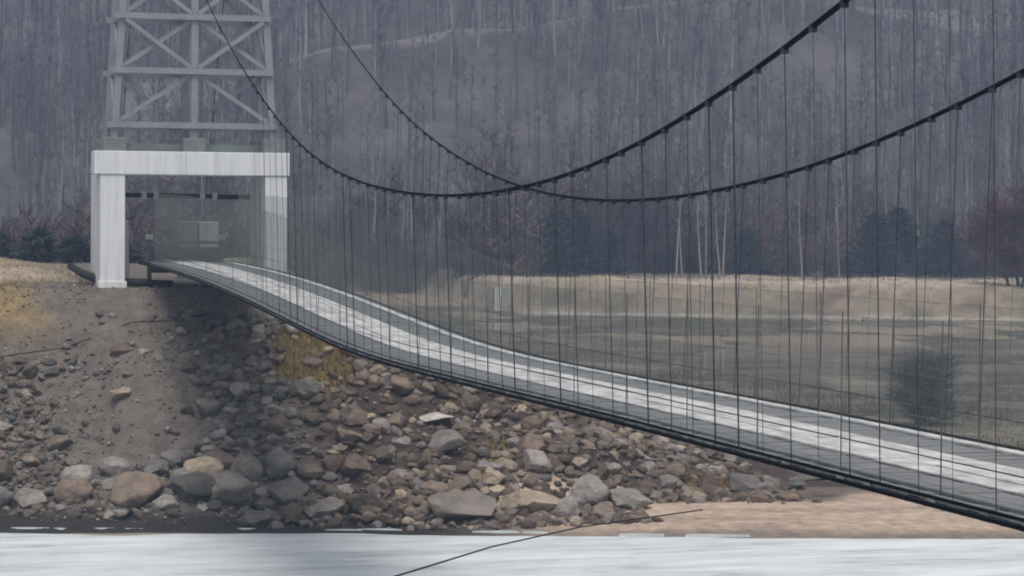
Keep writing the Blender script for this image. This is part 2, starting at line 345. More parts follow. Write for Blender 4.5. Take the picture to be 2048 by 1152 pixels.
# pipe across the back of the portal with four pale clamps
pipe = empty('barrier_pipe', (TX, TY+3, .35), 'dark horizontal pipe with pale clamps across the back of the white portal', 'pipe')
MB().tube([(7.93, TY+2.9, .36), (12.0, TY+2.9, .32)], .075, 10).build('pipe', m_dark, pipe, True)
for x in (8.8, 9.16, 10.55, 10.92):
    MB().tube([(x-.07, TY+2.9, .35), (x+.07, TY+2.9, .35)], .11, 10).build('clamp', m_conc, pipe)
# low gate with rails on the bridge end, and the pale anchor block behind it
gate = empty('ramp_gate', (10.2, 75.6, -1.6), 'grey railed gate at the bridge end seen through the white portal', 'gate')
for x in (9.05, 11.25):
    p = MB().box(x-.06, x+.06, 75.5, 75.62, -2.2, -.98).build('gate_post', m_green, gate)
    MB().box(x-.1, x+.1, 75.46, 75.66, -.98, -.82).build('post_cap', m_conc, p, bevel=.02)
for z, h in ((-1.06, .09), (-1.32, .07), (-1.6, .12)):
    MB().box(9.11, 11.19, 75.54, 75.59, z-h/2, z+h/2).build('rail', m_steel, gate)
MB().box(9.11, 11.19, 75.57, 75.585, -1.98, -1.2).build('gate_panel', m_green, gate)
anchor = empty('cable_anchor', (11.0, 80, -2.3), 'pale concrete cable anchor block on the bank behind the tower', 'anchor block')
MB().box(10.62, 11.08, 79.6, 81.2, -3, -.44).build('block', m_concg, anchor, bevel=.03)
MB().box(11.12, 11.75, 79.65, 81.2, -3, -.46).build('block', m_shaft, anchor, bevel=.03)
MB().box(8.3, 8.9, 79.6, 81.2, -3, -.44).build('block', m_concg, anchor, bevel=.03)
lg = MB().tube([(6.6, 74.6, -1.75), (6.9, 74.0, -1.95), (7.3, 73.3, -2.12), (8.2, 72.9, -2.2), (9.4, 72.75, -2.24)], [.10, .12, .13, .13, .12], 10).build('drain_pipe', m_dark, None, True)
tag(lg, 'black bent pipe lying on the ground behind the foot of the portal leg', 'pipe')

# ------------------------------------------------------------------ suspension bridge
bridge = empty('suspension_bridge', (9.93, 40, -2.4), 'long footbridge with snowy walkway hung on two black cables', 'suspension bridge')
DZ = np.array([[-10,-2.0],[0,-2.1],[8,-2.2],[15,-2.28],[22,-2.32],[28,-2.35],[34,-2.41],[40,-2.45],[44,-2.40],[48,-2.24],[54,-1.98],[60,-1.78],[66,-1.66],[72,-1.60],[80,-1.58]])
_ys = np.arange(-10, 80, .25); _z = np.interp(_ys, DZ[:, 0], DZ[:, 1]); _z = np.convolve(np.pad(_z, 8, 'edge'), np.ones(17)/17, 'valid') - .02
def dz(y): return float(np.interp(y, _ys, _z))
CF = np.polyfit([72, 66, 60, 50, 40, 30, 22, 15, 10, 5, 0], [10.59, 7.45, 4.87, 1.81, .31, .38, 1.55, 3.4, 5.19, 7.37, 9.94], 2)
COR = {-1: np.array([[0,0],[20,0],[21.6,.002],[24.4,-.025],[27.9,-.03],[30,0],[32.4,.033],[35.3,.06],[38.6,.055],[40.5,.025],[42.6,-.022],[45,-.05],[47.5,-.075],[50.7,0],[56,.05],[72,0]]),
       1: np.array([[0,0],[21,-.01],[23.8,.015],[27,.005],[29.5,.02],[32.3,.03],[35,.008],[39.7,-.02],[43,-.05],[46.8,-.035],[51.2,-.036],[54,.03],[56.6,.08],[59.7,.03],[64,.03],[72,0]])}
_cy = np.arange(0, 72.01, .2)
_cz = {}
for s in (-1, 1):
    k = np.interp(_cy, COR[s][:, 0], COR[s][:, 1]); k = np.convolve(np.pad(k, 12, 'edge'), np.ones(25)/25, 'valid'); _cz[s] = np.polyval(CF, _cy) + k
def cz(y, s): return float(np.interp(y, _cy, _cz[s]))
CXL, CXR = 8.57, 11.355
for s, x in ((-1, CXL), (1, CXR)):
    path = [(x, y, cz(y, s)) for y in np.arange(4, 71.6, .4)] + [(x, 72.4, cz(72, s) + .35), (x, 73.6, 10.9 + .06)]
    path += [(x + .0 * t, 73.6 + 6.9 * t, 10.96 - 11.4 * t - .35 * math.sin(math.pi * t)) for t in np.linspace(.03, 1, 24)]
    MB().tube(path, [float(np.interp(p[1], [20, 32, 45, 60], [.028, .025, .017, .012])) for p in path], 8).build('main_cable', m_rope, bridge, True)
HY = np.arange(14.2, 53.5, .71)
for s, x in ((-1, CXL), (1, CXR)):
    xb = 8.68 if s < 0 else 11.26; rest = MB()
    for i, y in enumerate(HY):
        y = float(y) + random.uniform(-.08, .08); z1 = cz(y, s); r = random.choice((.003, .0045, .006, .009)) * (.7 if s > 0 else 1)
        q = MB() if i < 48 else rest
        q.tube([(x, y, z1), (xb, y + random.uniform(-.02, .02), dz(y) - .05)], r, 6)
        q.box(x-.03, x+.03, y-.035, y+.035, z1-.055, z1+.0)
        if i < 48: q.build('hanger', m_hang, bridge)
    tag(rest.build('hanger', m_hang, bridge), kind='stuff')
def strip(x0, x1, za, zb, ya=4., yb=75.2, st=.5, mb=None, mi=0):
    mb = mb or MB(); ys = np.arange(ya, yb, st); vs = []
    for y in ys:
        z = dz(y); vs += [(x0, y, z + za), (x1, y, z + za), (x1, y, z + zb), (x0, y, z + zb)]
    fs = [(0, 1, 2, 3)]
    for i in range(len(ys) - 1):
        for k in range(4): fs.append((i*4+k, i*4+4+k, i*4+4+(k+1) % 4, i*4+(k+1) % 4))
    fs.append(tuple((len(ys)-1)*4 + k for k in (3, 2, 1, 0))); return mb.add(vs, fs, mi)
# deck boards: individual planks that stick out a little under the edge beams
dk = MB(); y = 4.0
while y < 75.2:
    L_ = .19; z = (dz(y) + dz(y + L_)) / 2; e = random.uniform(-.02, .02); t = random.uniform(-.006, .006)
    dk.box(8.61 + e, 11.30 + e, y, y + L_ - .012, z - .025 + t, z + t); y += L_
dk.build('deck_boards', m_deck, bridge)
wk = MB(); y = 4.0
for (xa, xb) in ((9.40, 9.70), (9.72, 10.02), (10.04, 10.34)):
    y = 4.0 - random.random()
    while y < 75:
        L_ = 3.0; yy = np.linspace(y, y + L_ - .015, 5); t = random.uniform(0, .012)
        for a, b in zip(yy[:-1], yy[1:]):
            wk.add([(xa,a,dz(a)+.007),(xb,a,dz(a)+.007),(xb,b,dz(b)+.007),(xa,b,dz(b)+.007),(xa,a,dz(a)+.02+t),(xb,a,dz(a)+.02+t),(xb,b,dz(b)+.02+t),(xa,b,dz(b)+.02+t)],
                   [(3,2,1,0),(4,5,6,7),(0,1,5,4),(1,2,6,5),(2,3,7,6),(3,0,4,7)])
        y += L_
wk.build('walkway', m_walk, bridge)
strip(10.99, 11.13, .007, .03).build('kerb', m_walk, bridge)
strip(8.80, 8.87, .007, .03).build('kerb', m_deck, bridge)
for s, x in ((-1, 8.66), (1, 11.26)):
    strip(x-.04, x+.04, -.05, -.03).build('edge_beam', m_beam, bridge)
    for zz in (.012, -.058):
        MB().tube([(x - .06 * (s < 0) + .06 * (s > 0), y, dz(y) + zz) for y in np.arange(4, 75, .5)], .016, 8).build('edge_cable', m_rope, bridge, True)
cb = MB()
for y in np.arange(4.3, 74, .355): cb.box(8.60, 11.34, y-.03, y+.03, dz(y)-.076, dz(y)-.052)
cb.build('cross_beam', m_dark, bridge)
# mesh fences on both sides, panel by panel, higher towards the tower
def fh(y): return 1.42 + .58 * float(sstep(38, 52, np.array(float(y))))
for s, x in ((-1, 8.76), (1, 11.17)):
    pl = 4.26; y = 4.0
    while y < 71.5:
        ye = min(y + pl, 71.9); fm = MB()
        for yy in np.arange(y + .05, ye - .03, .03):
            z = dz(yy); fm.bar((x, yy, z - .02), (x, yy, z + fh(yy)), .0015, .0015)
        for h in (.08, .3, .62, 1.0, 1.98):
            q = {.3: .012, .62: .008}.get(h, .004)
            fm.tube([(x + .008 * s, yy, dz(yy) + (h if h < 1 else h * fh(yy) / 2)) for yy in np.linspace(y + .02, ye - .02, 8)], q / 2, 4, 1 if q > .01 else 0)
        pn = fm.build('fence_panel', [m_mesh, m_dark], bridge)
        yp = y
        while yp < ye - .1:
            z = dz(yp); MB().bar((x - .012 * s, yp, z - .1), (x - .012 * s, yp, z + fh(yp) + .02), .010, .010).build('fence_post', m_post, pn); yp += 2.13
        y = ye

# guy wires
wp = [Vector((21.6, 61.0, -7.72)), Vector((16.9, 56.3, -7.46)), Vector((13.3, 50.8, -7.1)), Vector((10.2, 45.0, -6.72)), Vector((0, 26, -5.4)), Vector((-6, 14.8, -4.6))]
tag(MB().tube(wp, .017, 6).build('guy_wire', m_rope, None, True), 'thin black guy wire stretched low over the ice from the sandy beach', 'cable')
def hb(x, y): return float(H_bank(np.array(float(x)), np.array(float(y))))
wq = [(x, y, hb(x, y) + h) for x, y, h in ((-4, 70.9, .12), (2, 70.3, .1), (4.3, 70.0, .08), (6.1, 70.05, .06), (7.9, 70.0, .10), (9.0, 69.9, .15), (10.1, 69.7, .3))]
tag(MB().tube(wq, .016, 6).build('loose_wire', m_rope, None, True), 'thin dark wire lying across the dirt slope below the portal', 'cable')

# ------------------------------------------------------------------ rocks
def rock_mesh(seed, sub=4, cuts=14, rough=.035, lo=.42, hi=.82):
    r = random.Random(seed); bm = bmesh.new(); bmesh.ops.create_icosphere(bm, subdivisions=sub, radius=1)
    pl = []
    for _ in range(cuts):
        d = Vector((r.gauss(0, 1), r.gauss(0, 1), r.gauss(0, .9))).normalized(); pl.append((d, r.uniform(lo, hi)))
    for v in bm.verts:
        p = v.co.copy()
        for d, h in pl:
            t = p.dot(d)
            if t > h: p -= d * (t - h) * .96
        nz = noise.fractal(p * 1.7 + Vector((seed * 3.1, 0, 0)), 1, 2, 4) * rough * 2.2
        v.co = p * (1 + nz)
    co = np.array([v.co for v in bm.verts]); mx = np.abs(co).max(0)
    for v in bm.verts: v.co = Vector([v.co[i] / mx[i] * .5 for i in range(3)])
    me = bpy.data.meshes.new('boulder'); bm.to_mesh(me); bm.free()
    me.polygons.foreach_set('use_smooth', [True] * len(me.polygons)); me.set_sharp_from_angle(angle=R(38))
    return me
m_rock = mat('rock', (.72,.72,.72), .9, .42, 2.4, 1.0, obj_tint=True, detail=12)
m_rub = mat('rubble', (.62,.62,.62), .9, .35, 3, .5, attr='tint', detail=6)
RM = [rock_mesh(40 + i) for i in range(14)] + [rock_mesh(90 + i, cuts=8, rough=.05, lo=.66, hi=.95) for i in range(5)]
for me in RM: me.materials.append(m_rock)
GREY, BROWN, REDB, TAN, DARK, LILAC = (.30,.27,.235), (.21,.163,.128), (.20,.148,.115), (.41,.33,.245), (.175,.165,.148), (.29,.258,.238)
GROUP = 'riprap rocks on the embankment slope'
def rock(x, y, wx, h, tone, label, k=None, dz_=.2, wy=None, rot=None, tilt=.25):
    me = RM[k if k is not None else random.randrange(len(RM))]
    o = bpy.data.objects.new('boulder', me); sc.collection.objects.link(o)
    o.location = (x, y, hb(x, y) + h * dz_); o.scale = (wx, wy or wx * random.uniform(.7, 1.0), h)
    o.rotation_euler = (random.uniform(-tilt, tilt), random.uniform(-tilt, tilt), rot if rot is not None else random.uniform(0, 6.28))
    j = random.uniform(.65, 1.45); o.color = (tone[0]*j, tone[1]*j, tone[2]*j, 1)
    return tag(o, label, 'rock', GROUP)
NOTE = [(15.37,61.92,1.85,1.0,(.29,.25,.22),'big wedge-shaped brown grey slab at the shore, beside the long tan-topped block'),
 (17.27,62.34,2.0,.8,TAN,'long low tan-topped block lying on the shore between two big grey rocks'),
 (19.12,63.06,1.15,1.1,LILAC,'round pale grey boulder standing behind the long tan-topped block'),
 (20.14,62.78,1.3,.75,GREY,'squat grey boulder at the start of the sandy beach beside the round pale one'),
 (9.07,64.16,1.15,.78,TAN,'pale tan boulder on top of the rounded heap below the dirt fan'),
 (10.15,64.02,.95,.82,GREY,'round two-tone boulder beside the pale tan boulder on the rounded heap'),
 (8.62,64.12,.95,.66,GREY,'grey rock tucked behind the pale tan boulder on the dirt fan edge'),
 (9.51,63.18,1.45,.93,GREY,'large sloping grey boulder leaning under the pale tan boulder'),
 (7.28,63.66,1.55,1.0,BROWN,'large smooth brown boulder at the foot of the dirt fan'),
 (8.66,63.00,1.3,.78,DARK,'dark angular boulder in front of the large sloping grey boulder'),
 (5.75,64.06,1.1,.75,BROWN,'brown boulder at the water side below the tan grass slope'),
 (11.03,64.18,.95,.88,DARK,'tall dark grey boulder right of the rounded heap below the dirt fan'),
 (15.63,64.98,1.4,.68,LILAC,'pale flat-faced slab in the middle of the reddish rock slope'),
 (18.08,64.28,.95,.8,LILAC,'pale tilted slab standing upright above the long tan-topped block'),
 (7.31,67.50,.6,.42,TAN,'lone bright rock on the bare dirt fan'),
 (7.41,69.06,.66,.34,REDB,'reddish flat stone high on the bare dirt fan'),
 (4.82,65.88,.62,.42,TAN,'small pale block on the stony slope beside the dirt fan'),
 (24.05,64.42,1.2,.75,LILAC,'pale grey boulder at the end of the rocks where the sand begins'),
 (4.71,64.34,1.0,.66,GREY,'grey rock near the dark water at the picture edge'),
 (9.55,66.66,.7,.56,GREY,'grey block half way up the slope in the dark gully beneath the deck'),
 (15.68,66.10,1.15,.3,(.55,.5,.46),'long whitish flat stone right beneath the bridge deck'),
 (11.08,63.34,1.2,.74,DARK,'dark greenish boulder in the shaded gully near the water'),
 (13.11,62.38,1.1,.66,BROWN,'brown low boulder near the shore before the wedge-shaped slab'),
 (14.79,62.86,.95,.6,BROWN,'brown rock just above the big wedge-shaped slab'),
 (11.94,62.36,1.05,.66,GREY,'grey flat-topped rock beside the dark water under the gully'),
 (10.40,62.36,1.2,.52,DARK,'dark wet slab lying lowest in the gully at the water'),
 (7.94,62.84,.8,.4,GREY,'small grey stone at the waterline under the large smooth brown boulder'),
 (24.95,64.75,.8,.55,GREY,'grey rock half hidden beneath the deck at the very end of the rock slope'),
 (25.7,64.9,.6,.42,DARK,'last small dark rock where the slope meets the sand under the deck'),
 (21.72,64.38,.85,.62,GREY,'upright grey rock on the slope above the start of the sandy beach')]
for i, (x, y, a, h, t, lab) in enumerate(NOTE): rock(x, y, a, h, t, lab, k=14 + i % 5 if 2 <= i <= 11 and i != 3 else i % 14, rot=R(-14) + random.uniform(-.3, .3), tilt=.15)
placed = [(n[0], n[1], n[2] * .42) for n in NOTE]; cnt = 0; tries = 0
def slope_d(x, y): return float(ice_line(min(x, 13)) + 10.5 - y)
while cnt < 268 and tries < 30000:
    tries += 1; x = random.uniform(1.2, 26.5); y = random.uniform(60.5, 70.5); z = hb(x, y); t = y - float(ice_line(x))
    if t < (1.7 if x < 13 else 1.2) or z > -3.0 or z < -7.95: continue
    if x > 20.5 and t < 5.4 or x > 25.2: continue
    fan = abs(x - 7.6 - .15 * (66 - y)) < 1.9 and y > 65.6
    if any((x - a)**2 + (y - b)**2 < c * c for a, b, c in ((12.6, 67.9, .9), (23.6, 65.8, .7))): continue
    if fan and random.random() < .95: continue
    if x < 6 and z > -4.3: continue
    lowk = min(1, max(0, (-z - 3.4) / 4.2)); sz = random.uniform(.3, .5) + random.random() ** 2.2 * (.2 + (.7 if x < 13 else .45) * lowk)
    if x < 12.6 and t < 4.0 and random.random() < .55: sz = max(sz, random.uniform(.6, 1.0))
    if sz > 1.0: sz = 1.0
    if any((x - a)**2 + (y - b)**2 < (r * .8 + sz * .27)**2 for a, b, r in placed): continue
    placed.append((x, y, sz * .36)); cnt += 1
    zone = ('on the bare dirt fan below the portal leg' if fan else 'on the stony slope below the tan grass' if x < 6 else 'along the waterline below the tower' if t < 2.6 and x < 15
            else 'in the shaded gully under the bridge end' if x < 11.8 else 'on the reddish slope under the bridge deck' if z > -6.2 else 'on the lower slope above the sandy shore')
    tone, tn = random.choice([(GREY, 'grey'), (BROWN, 'brown'), (BROWN, 'brown'), (DARK, 'dark')] if x < 6 else [(GREY, 'grey'), (BROWN, 'brown'), (LILAC, 'pale grey'), (DARK, 'dark')] if x < 12.4 else [(REDB, 'reddish brown'), (BROWN, 'brown'), (LILAC, 'pale grey'), (TAN, 'tan'), (REDB, 'reddish brown')])
    sn = 'small' if sz < .5 else 'middle-sized' if sz < .75 else 'large'
    rock(x, y, sz, sz * random.uniform(.5, .8), tone, f'{sn} {tn} rock {zone}', k=random.randrange(14, 19) if x < 12.6 and random.random() < .6 else None)

def rubble():
    T = []
    for i in range(6):
        r = random.Random(i + 5); bm = bmesh.new(); bmesh.ops.create_icosphere(bm, subdivisions=2, radius=.5)
        pl = [(Vector((r.gauss(0,1), r.gauss(0,1), r.gauss(0,1))).normalized(), r.uniform(.26, .42)) for _ in range(9)]
        for v in bm.verts:
            for d, h in pl:
                q = v.co.dot(d)
                if q > h: v.co -= d * (q - h) * .95
        bm.verts.ensure_lookup_table(); T.append((np.array([v.co for v in bm.verts]), np.array([[v.index for v in f.verts] for f in bm.faces]))); bm.free()
    N = 19000; X = np.where(rng.random(N) < .3, rng.uniform(-3, 7, N), rng.uniform(-3, 27, N)); Y = rng.uniform(60.5, 71.5, N); Z = H_bank(X, Y); t = Y - ice_line(X)
    fan = (np.abs(X - 7.6 - .15 * (66 - Y)) < 2.0) & (Y > 65.4)
    moss = (np.hypot(X - 12.7, Y - 67.8) + .9 * fbm(X * 1.2, Y * 1.2, 3) < 1.05) | (np.hypot(X - 23.6, Y - 65.8) < .8)
    ok = (t > 1.6 - .1 * np.maximum(0, X - 12) + .8 * (rng.random(N) - .5)) & (Z < -3.0) & ~((X > 20) & (t < 5.2 + .6 * rng.random(N))) & (X < 25.4) & ~(fan & (rng.random(N) < .86)) & ~((X < 6) & (Z > -4.2)) & ~(moss & (rng.random(N) < .72))
    X, Y, Z = X[ok], Y[ok], Z[ok]; N = len(X); fan = fan[ok]; S = .09 + .42 * rng.random(N) ** 2.6; k = (X < 6) | fan; S = np.where(k, S * .7, S)
    Vs, Fs, Cs = [], [], []; o = 0
    for i in range(N):
        v, f = T[rng.integers(6)]; a = rng.random() * 6.28; b = rng.normal(0, .5); c, s = math.cos(a), math.sin(a)
        sc3 = S[i] * np.array([rng.uniform(.8, 1.5), rng.uniform(.7, 1.1), rng.uniform(.5, .9)])
        q = v * sc3; q = np.stack([q[:, 0], q[:, 1]*math.cos(b) - q[:, 2]*math.sin(b), q[:, 1]*math.sin(b) + q[:, 2]*math.cos(b)], 1)
        q = np.stack([q[:, 0]*c - q[:, 1]*s, q[:, 0]*s + q[:, 1]*c, q[:, 2]], 1) + (X[i], Y[i], Z[i] + S[i] * .1)
        tone = (BROWN, BROWN, REDB, DARK, GREY)[rng.integers(5)] if X[i] < 6 else (GREY, BROWN, LILAC, DARK, GREY)[rng.integers(5)] if X[i] < 11.8 else (REDB, BROWN, LILAC, TAN, REDB, BROWN)[rng.integers(6)]
        Vs.append(q); Fs.append(f + o); o += len(v); Cs.append(np.tile(np.array(tone) * rng.uniform(.5, 1.35), (len(v), 1)))
    return np_mesh('rubble', np.concatenate(Vs), np.concatenate(Fs), m_rub, col=np.concatenate(Cs))
def gravel():
    N = 9000; X = rng.uniform(-2, 12, N); Y = rng.uniform(61.5, 74, N); Z = H_bank(X, Y); ok = (fbm(X * .8, Y * .8, 3) + .2 > .3 * rng.random(N)) & (Z > -7.9)
    X, Y, Z = X[ok], Y[ok], Z[ok]; n = len(X); S = .02 + .06 * rng.random(n) ** 2
    T = np.array([[1,0,0],[-1,.2,0],[.1,1,0],[0,-1,.1],[.1,0,1],[0,.1,-1]]) * .5; Fc = np.array([[0,2,4],[2,1,4],[1,3,4],[3,0,4],[2,0,5],[1,2,5],[3,1,5],[0,3,5]])
    a = rng.random(n) * 6.28; c, q = np.cos(a)[:, None], np.sin(a)[:, None]; sx = S[:, None] * rng.uniform(.8, 1.8, (n, 1)); vx, vy, vz = T[:, 0][None], T[:, 1][None], T[:, 2][None]
    V = np.stack([(vx * c - vy * q) * sx + X[:, None], (vx * q + vy * c) * sx + Y[:, None], vz * S[:, None] * 1.2 + Z[:, None] + S[:, None] * .3], -1)
    t = np.array([GREY, BROWN, LILAC, DARK, TAN])[rng.integers(5, size=n)] * rng.uniform(.5, 1.4, (n, 1))
    return np_mesh('gravel', V.reshape(-1, 3), (Fc[None] + 6 * np.arange(n)[:, None, None]).reshape(-1, 3), m_rub, col=np.repeat(t, 6, 0))
tag(gravel(), kind='stuff')
tag(rubble(), kind='stuff')

# ------------------------------------------------------------------ dry grass (ground cover)
m_grass = mat('dry_grass', (.9,.9,.9), .9, .2, .5, attr='tint')
def grass(name, pts, hs, tints, wd):
    n = len(pts); a = rng.random(n) * 6.28; ln = rng.normal(0, .45, n); dx, dy = np.cos(a), np.sin(a)
    W_ = np.asarray(wd) * np.ones(n)
    p = np.asarray(pts); side = np.stack([-dy * W_, dx * W_, np.zeros(n)], 1); tip = p + np.stack([dx * ln * hs, dy * ln * hs, hs], 1)
    V = np.stack([p - side, p + side, tip], 1).reshape(-1, 3); Fc = np.arange(3 * n).reshape(n, 3)
    return tag(np_mesh(name, V, Fc, m_grass, col=np.repeat(tints, 3, 0)), kind='stuff')
N = 60000; X = rng.uniform(-8, 9, N); Y = rng.uniform(68, 100, N); Z = H_bank(X, Y); n_ = fbm(X * .5, Y * .5, 4)
ok = (((X + 3 * n_ < 5.6) & (Z > -3.9)) | ((Y > 74.6) & (X < 8.4))) & (rng.random(N) < .8); X, Y, Z = X[ok], Y[ok], Z[ok]
tt = np.where((Y > 75)[:, None], np.array([[.47, .39, .28]]), np.array([[.33, .235, .11]])) * rng.uniform(.6, 1.3, (len(X), 1))
grass('dry_grass', np.stack([X, Y, Z - .02], 1), rng.uniform(.04, .13, len(X)), tt, .014)
P = []
for (x, y, r, k) in ((12.7, 67.8, 1.3, 2600), (23.6, 65.8, .9, 1500), (17.5, 64.9, .8, 500), (7.7, 74.2, .9, 200)):
    a = rng.random(k) * 6.28; q = r * np.sqrt(rng.random(k)); P.append(np.stack([x + q * np.cos(a), y + q * np.sin(a)], 1))
P = np.concatenate(P); Z = H_bank(P[:, 0], P[:, 1])
grass('moss_grass', np.concatenate([P, Z[:, None] - .02], 1), rng.uniform(.08, .3, len(P)), np.array([[.26, .18, .07]]) * rng.uniform(.5, 1.3, (len(P), 1)), .014)
N = 70000; X = rng.uniform(40, 130, N); Y = rng.uniform(150, 222, N); d = Y - Ys_far(X); Z = H_far(X, Y)
ok = (d > 1.2) & (d < 30) & (X > 52) & (fbm(X * .2, Y * .2, 3) > -.12); X, Y, Z, d = X[ok], Y[ok], Z[ok], d[ok]
base = np.where((fbm(X * .15 + 4, Y * .15, 3) > .06)[:, None], np.array([[.17, .155, .10]]), np.array([[.31, .235, .165]]))
base = np.where((fbm(X * .2 + 40, Y * .2, 3) > .13)[:, None], np.array([[.22, .145, .11]]), base)
base = np.where(((d > 6) & (d < 10))[:, None], np.array([[.66, .53, .38]]), base)
grass('far_grass', np.stack([X, Y, Z - .02], 1), rng.uniform(.08, .28, len(X)), base * rng.uniform(.6, 1.3, (len(X), 1)), .03)

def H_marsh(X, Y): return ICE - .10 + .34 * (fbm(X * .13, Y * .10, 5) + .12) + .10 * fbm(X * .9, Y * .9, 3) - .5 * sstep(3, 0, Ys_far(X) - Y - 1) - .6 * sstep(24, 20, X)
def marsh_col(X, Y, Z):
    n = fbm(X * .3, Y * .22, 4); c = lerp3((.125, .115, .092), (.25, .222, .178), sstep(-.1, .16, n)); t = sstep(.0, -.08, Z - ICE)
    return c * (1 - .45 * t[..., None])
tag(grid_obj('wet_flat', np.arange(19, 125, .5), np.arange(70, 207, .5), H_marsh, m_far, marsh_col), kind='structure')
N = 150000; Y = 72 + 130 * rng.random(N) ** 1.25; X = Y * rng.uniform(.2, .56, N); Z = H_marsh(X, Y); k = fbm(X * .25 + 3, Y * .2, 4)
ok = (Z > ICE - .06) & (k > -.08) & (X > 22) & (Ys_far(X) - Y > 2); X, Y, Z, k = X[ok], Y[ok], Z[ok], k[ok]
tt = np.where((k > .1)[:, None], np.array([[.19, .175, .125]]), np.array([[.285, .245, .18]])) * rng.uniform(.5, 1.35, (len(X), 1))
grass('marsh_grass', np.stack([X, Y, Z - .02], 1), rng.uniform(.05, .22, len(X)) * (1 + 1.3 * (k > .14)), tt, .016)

# ------------------------------------------------------------------ trees
m_bark = mat('bark', (.9,.9,.9), .9, .3, 1.5, attr='tint'); m_twig = mat('twigs', (.9,.9,.9), .95, .2, 1, attr='tint')
def tree_template(seed, h=11., crown0=.28, spread=1.7, nb=16, nt=110, trunk_r=.11, twig_w=.022, conifer=False, stems=1, up_=.9):
    """arrays for one leafless tree: trunk quads as triangles, limbs, twigs; third array marks bark (0) or twig (1)"""
    r = np.random.default_rng(seed); V, Fc, M = [], [], []
    def cone(pts, rad, k, mi):
        o = len(V)
        for (p, q) in zip(pts, rad):
            for j in range(k):
                a = 2 * math.pi * j / k; V.append((p[0] + q * math.cos(a), p[1] + q * math.sin(a), p[2]))
        for i in range(len(pts) - 1):
            for j in range(k):
                a, b, c, d = o+i*k+j, o+i*k+(j+1) % k, o+(i+1)*k+(j+1) % k, o+(i+1)*k+j; Fc.append((a, b, c)); Fc.append((a, c, d)); M.append(mi); M.append(mi)
    def blade(p, q, wd, mi=1):
        d = q - p; s = np.cross(d, r.normal(size=3)); s = s / (np.linalg.norm(s) + 1e-6) * wd; o = len(V)
        V.extend([tuple(p - s), tuple(p + s), tuple(q)]); Fc.append((o, o+1, o+2)); M.append(mi)
    for st in range(stems):
        base = np.array([0, 0, -.3]) + (r.normal(0, .18, 3) * (1, 1, 0) if stems > 1 else 0); lean = r.normal(0, .03 if stems == 1 else .16, 2)
        hh = h * (1 if st == 0 else r.uniform(.6, .95))
        zs = np.linspace(0, 1, 6); pts = [base + np.array([lean[0]*hh*z + .12*math.sin(3*z+seed), lean[1]*hh*z + .1*math.sin(4*z+seed), hh*z]) for z in zs]
        cone(pts, [trunk_r * (1 - .85 * z) + .008 for z in zs], 5, 0)
        at = lambda z: np.array([np.interp(z, zs, [p[i] for p in pts]) for i in range(3)])
        tips = []
        for b in range(nb // stems):
            z = r.uniform(crown0, .97); p = at(z); a = r.random() * 6.28; L_ = spread * (1 - .6 * (z - crown0) / (1 - crown0)) * r.uniform(.5, 1.1)
            dirv = np.array([math.cos(a), math.sin(a), up_ * r.uniform(.5, 1.3)]); q = p + dirv * L_; m_ = p + dirv * L_ * .5 + np.array([0, 0, .08 * L_])
            cone([p, m_, q], [trunk_r * .28, trunk_r * .17, .006], 3, 0); tips += [(p, m_, q)]
        for t in range(nt // stems):
            p, m_, q = tips[r.integers(len(tips))]; k = r.random(); s = p + (q - p) * (.3 + .7 * k)
            dv = np.array([r.normal(), r.normal(), abs(r.normal()) * up_ + .25]); dv = dv / np.linalg.norm(dv) * r.uniform(.4, 1.3) * spread / 1.7
            blade(s, s + dv, twig_w)
    return np.array(V), np.array(Fc), np.array(M)
def conifer_template(seed, h=4.5, spread=1.3, n=1500):
    r = np.random.default_rng(seed); V, Fc, M = [], [], []
    for i in range(n):
        z = r.random() ** .8; R_ = spread * (1 - z) ** .5 * (.75 + .25 * math.sin(z * 38)) + .06; a = r.random() * 6.28; q = R_ * math.sqrt(r.random())
        p = np.array([q * math.cos(a), q * math.sin(a), .1 + z * (h - .4)]); d = np.array([math.cos(a), math.sin(a), r.normal(.05, .3)]) * r.uniform(.25, .55) * (.5 + R_ / spread)
        s = np.cross(d, r.normal(size=3)); s = s / np.linalg.norm(s) * r.uniform(.05, .11); o = len(V)
        V.extend([tuple(p - s), tuple(p + s), tuple(p + d)]); Fc.append((o, o+1, o+2)); M.append(1)
    return np.array(V), np.array(Fc), np.array(M)

def scatter(name, temps, P, S, bark_t, twig_t):
    """merge transformed copies of the templates into one mesh"""
    Vs, Fs, Ms, Cs = [], [], [], []; o = 0
    for i in range(len(P)):
        v, f, m = temps[i % len(temps)]; a = rng.random() * 6.28; c, s = math.cos(a), math.sin(a); k = S[i]
        Vs.append(np.stack([v[:, 0]*c - v[:, 1]*s, v[:, 0]*s + v[:, 1]*c, v[:, 2]], 1) * k + P[i]); Fs.append(f + o); Ms.append(m)
        cc = np.zeros((len(v), 3)); tw = np.zeros(len(v), bool); tw[f[m == 1].ravel()] = True
        cc[:] = np.where(tw[:, None], twig_t[i], bark_t[i]); Cs.append(cc); o += len(v)
    return np_mesh(name, np.concatenate(Vs), np.concatenate(Fs), [m_bark, m_twig], np.concatenate(Ms), np.concatenate(Cs))

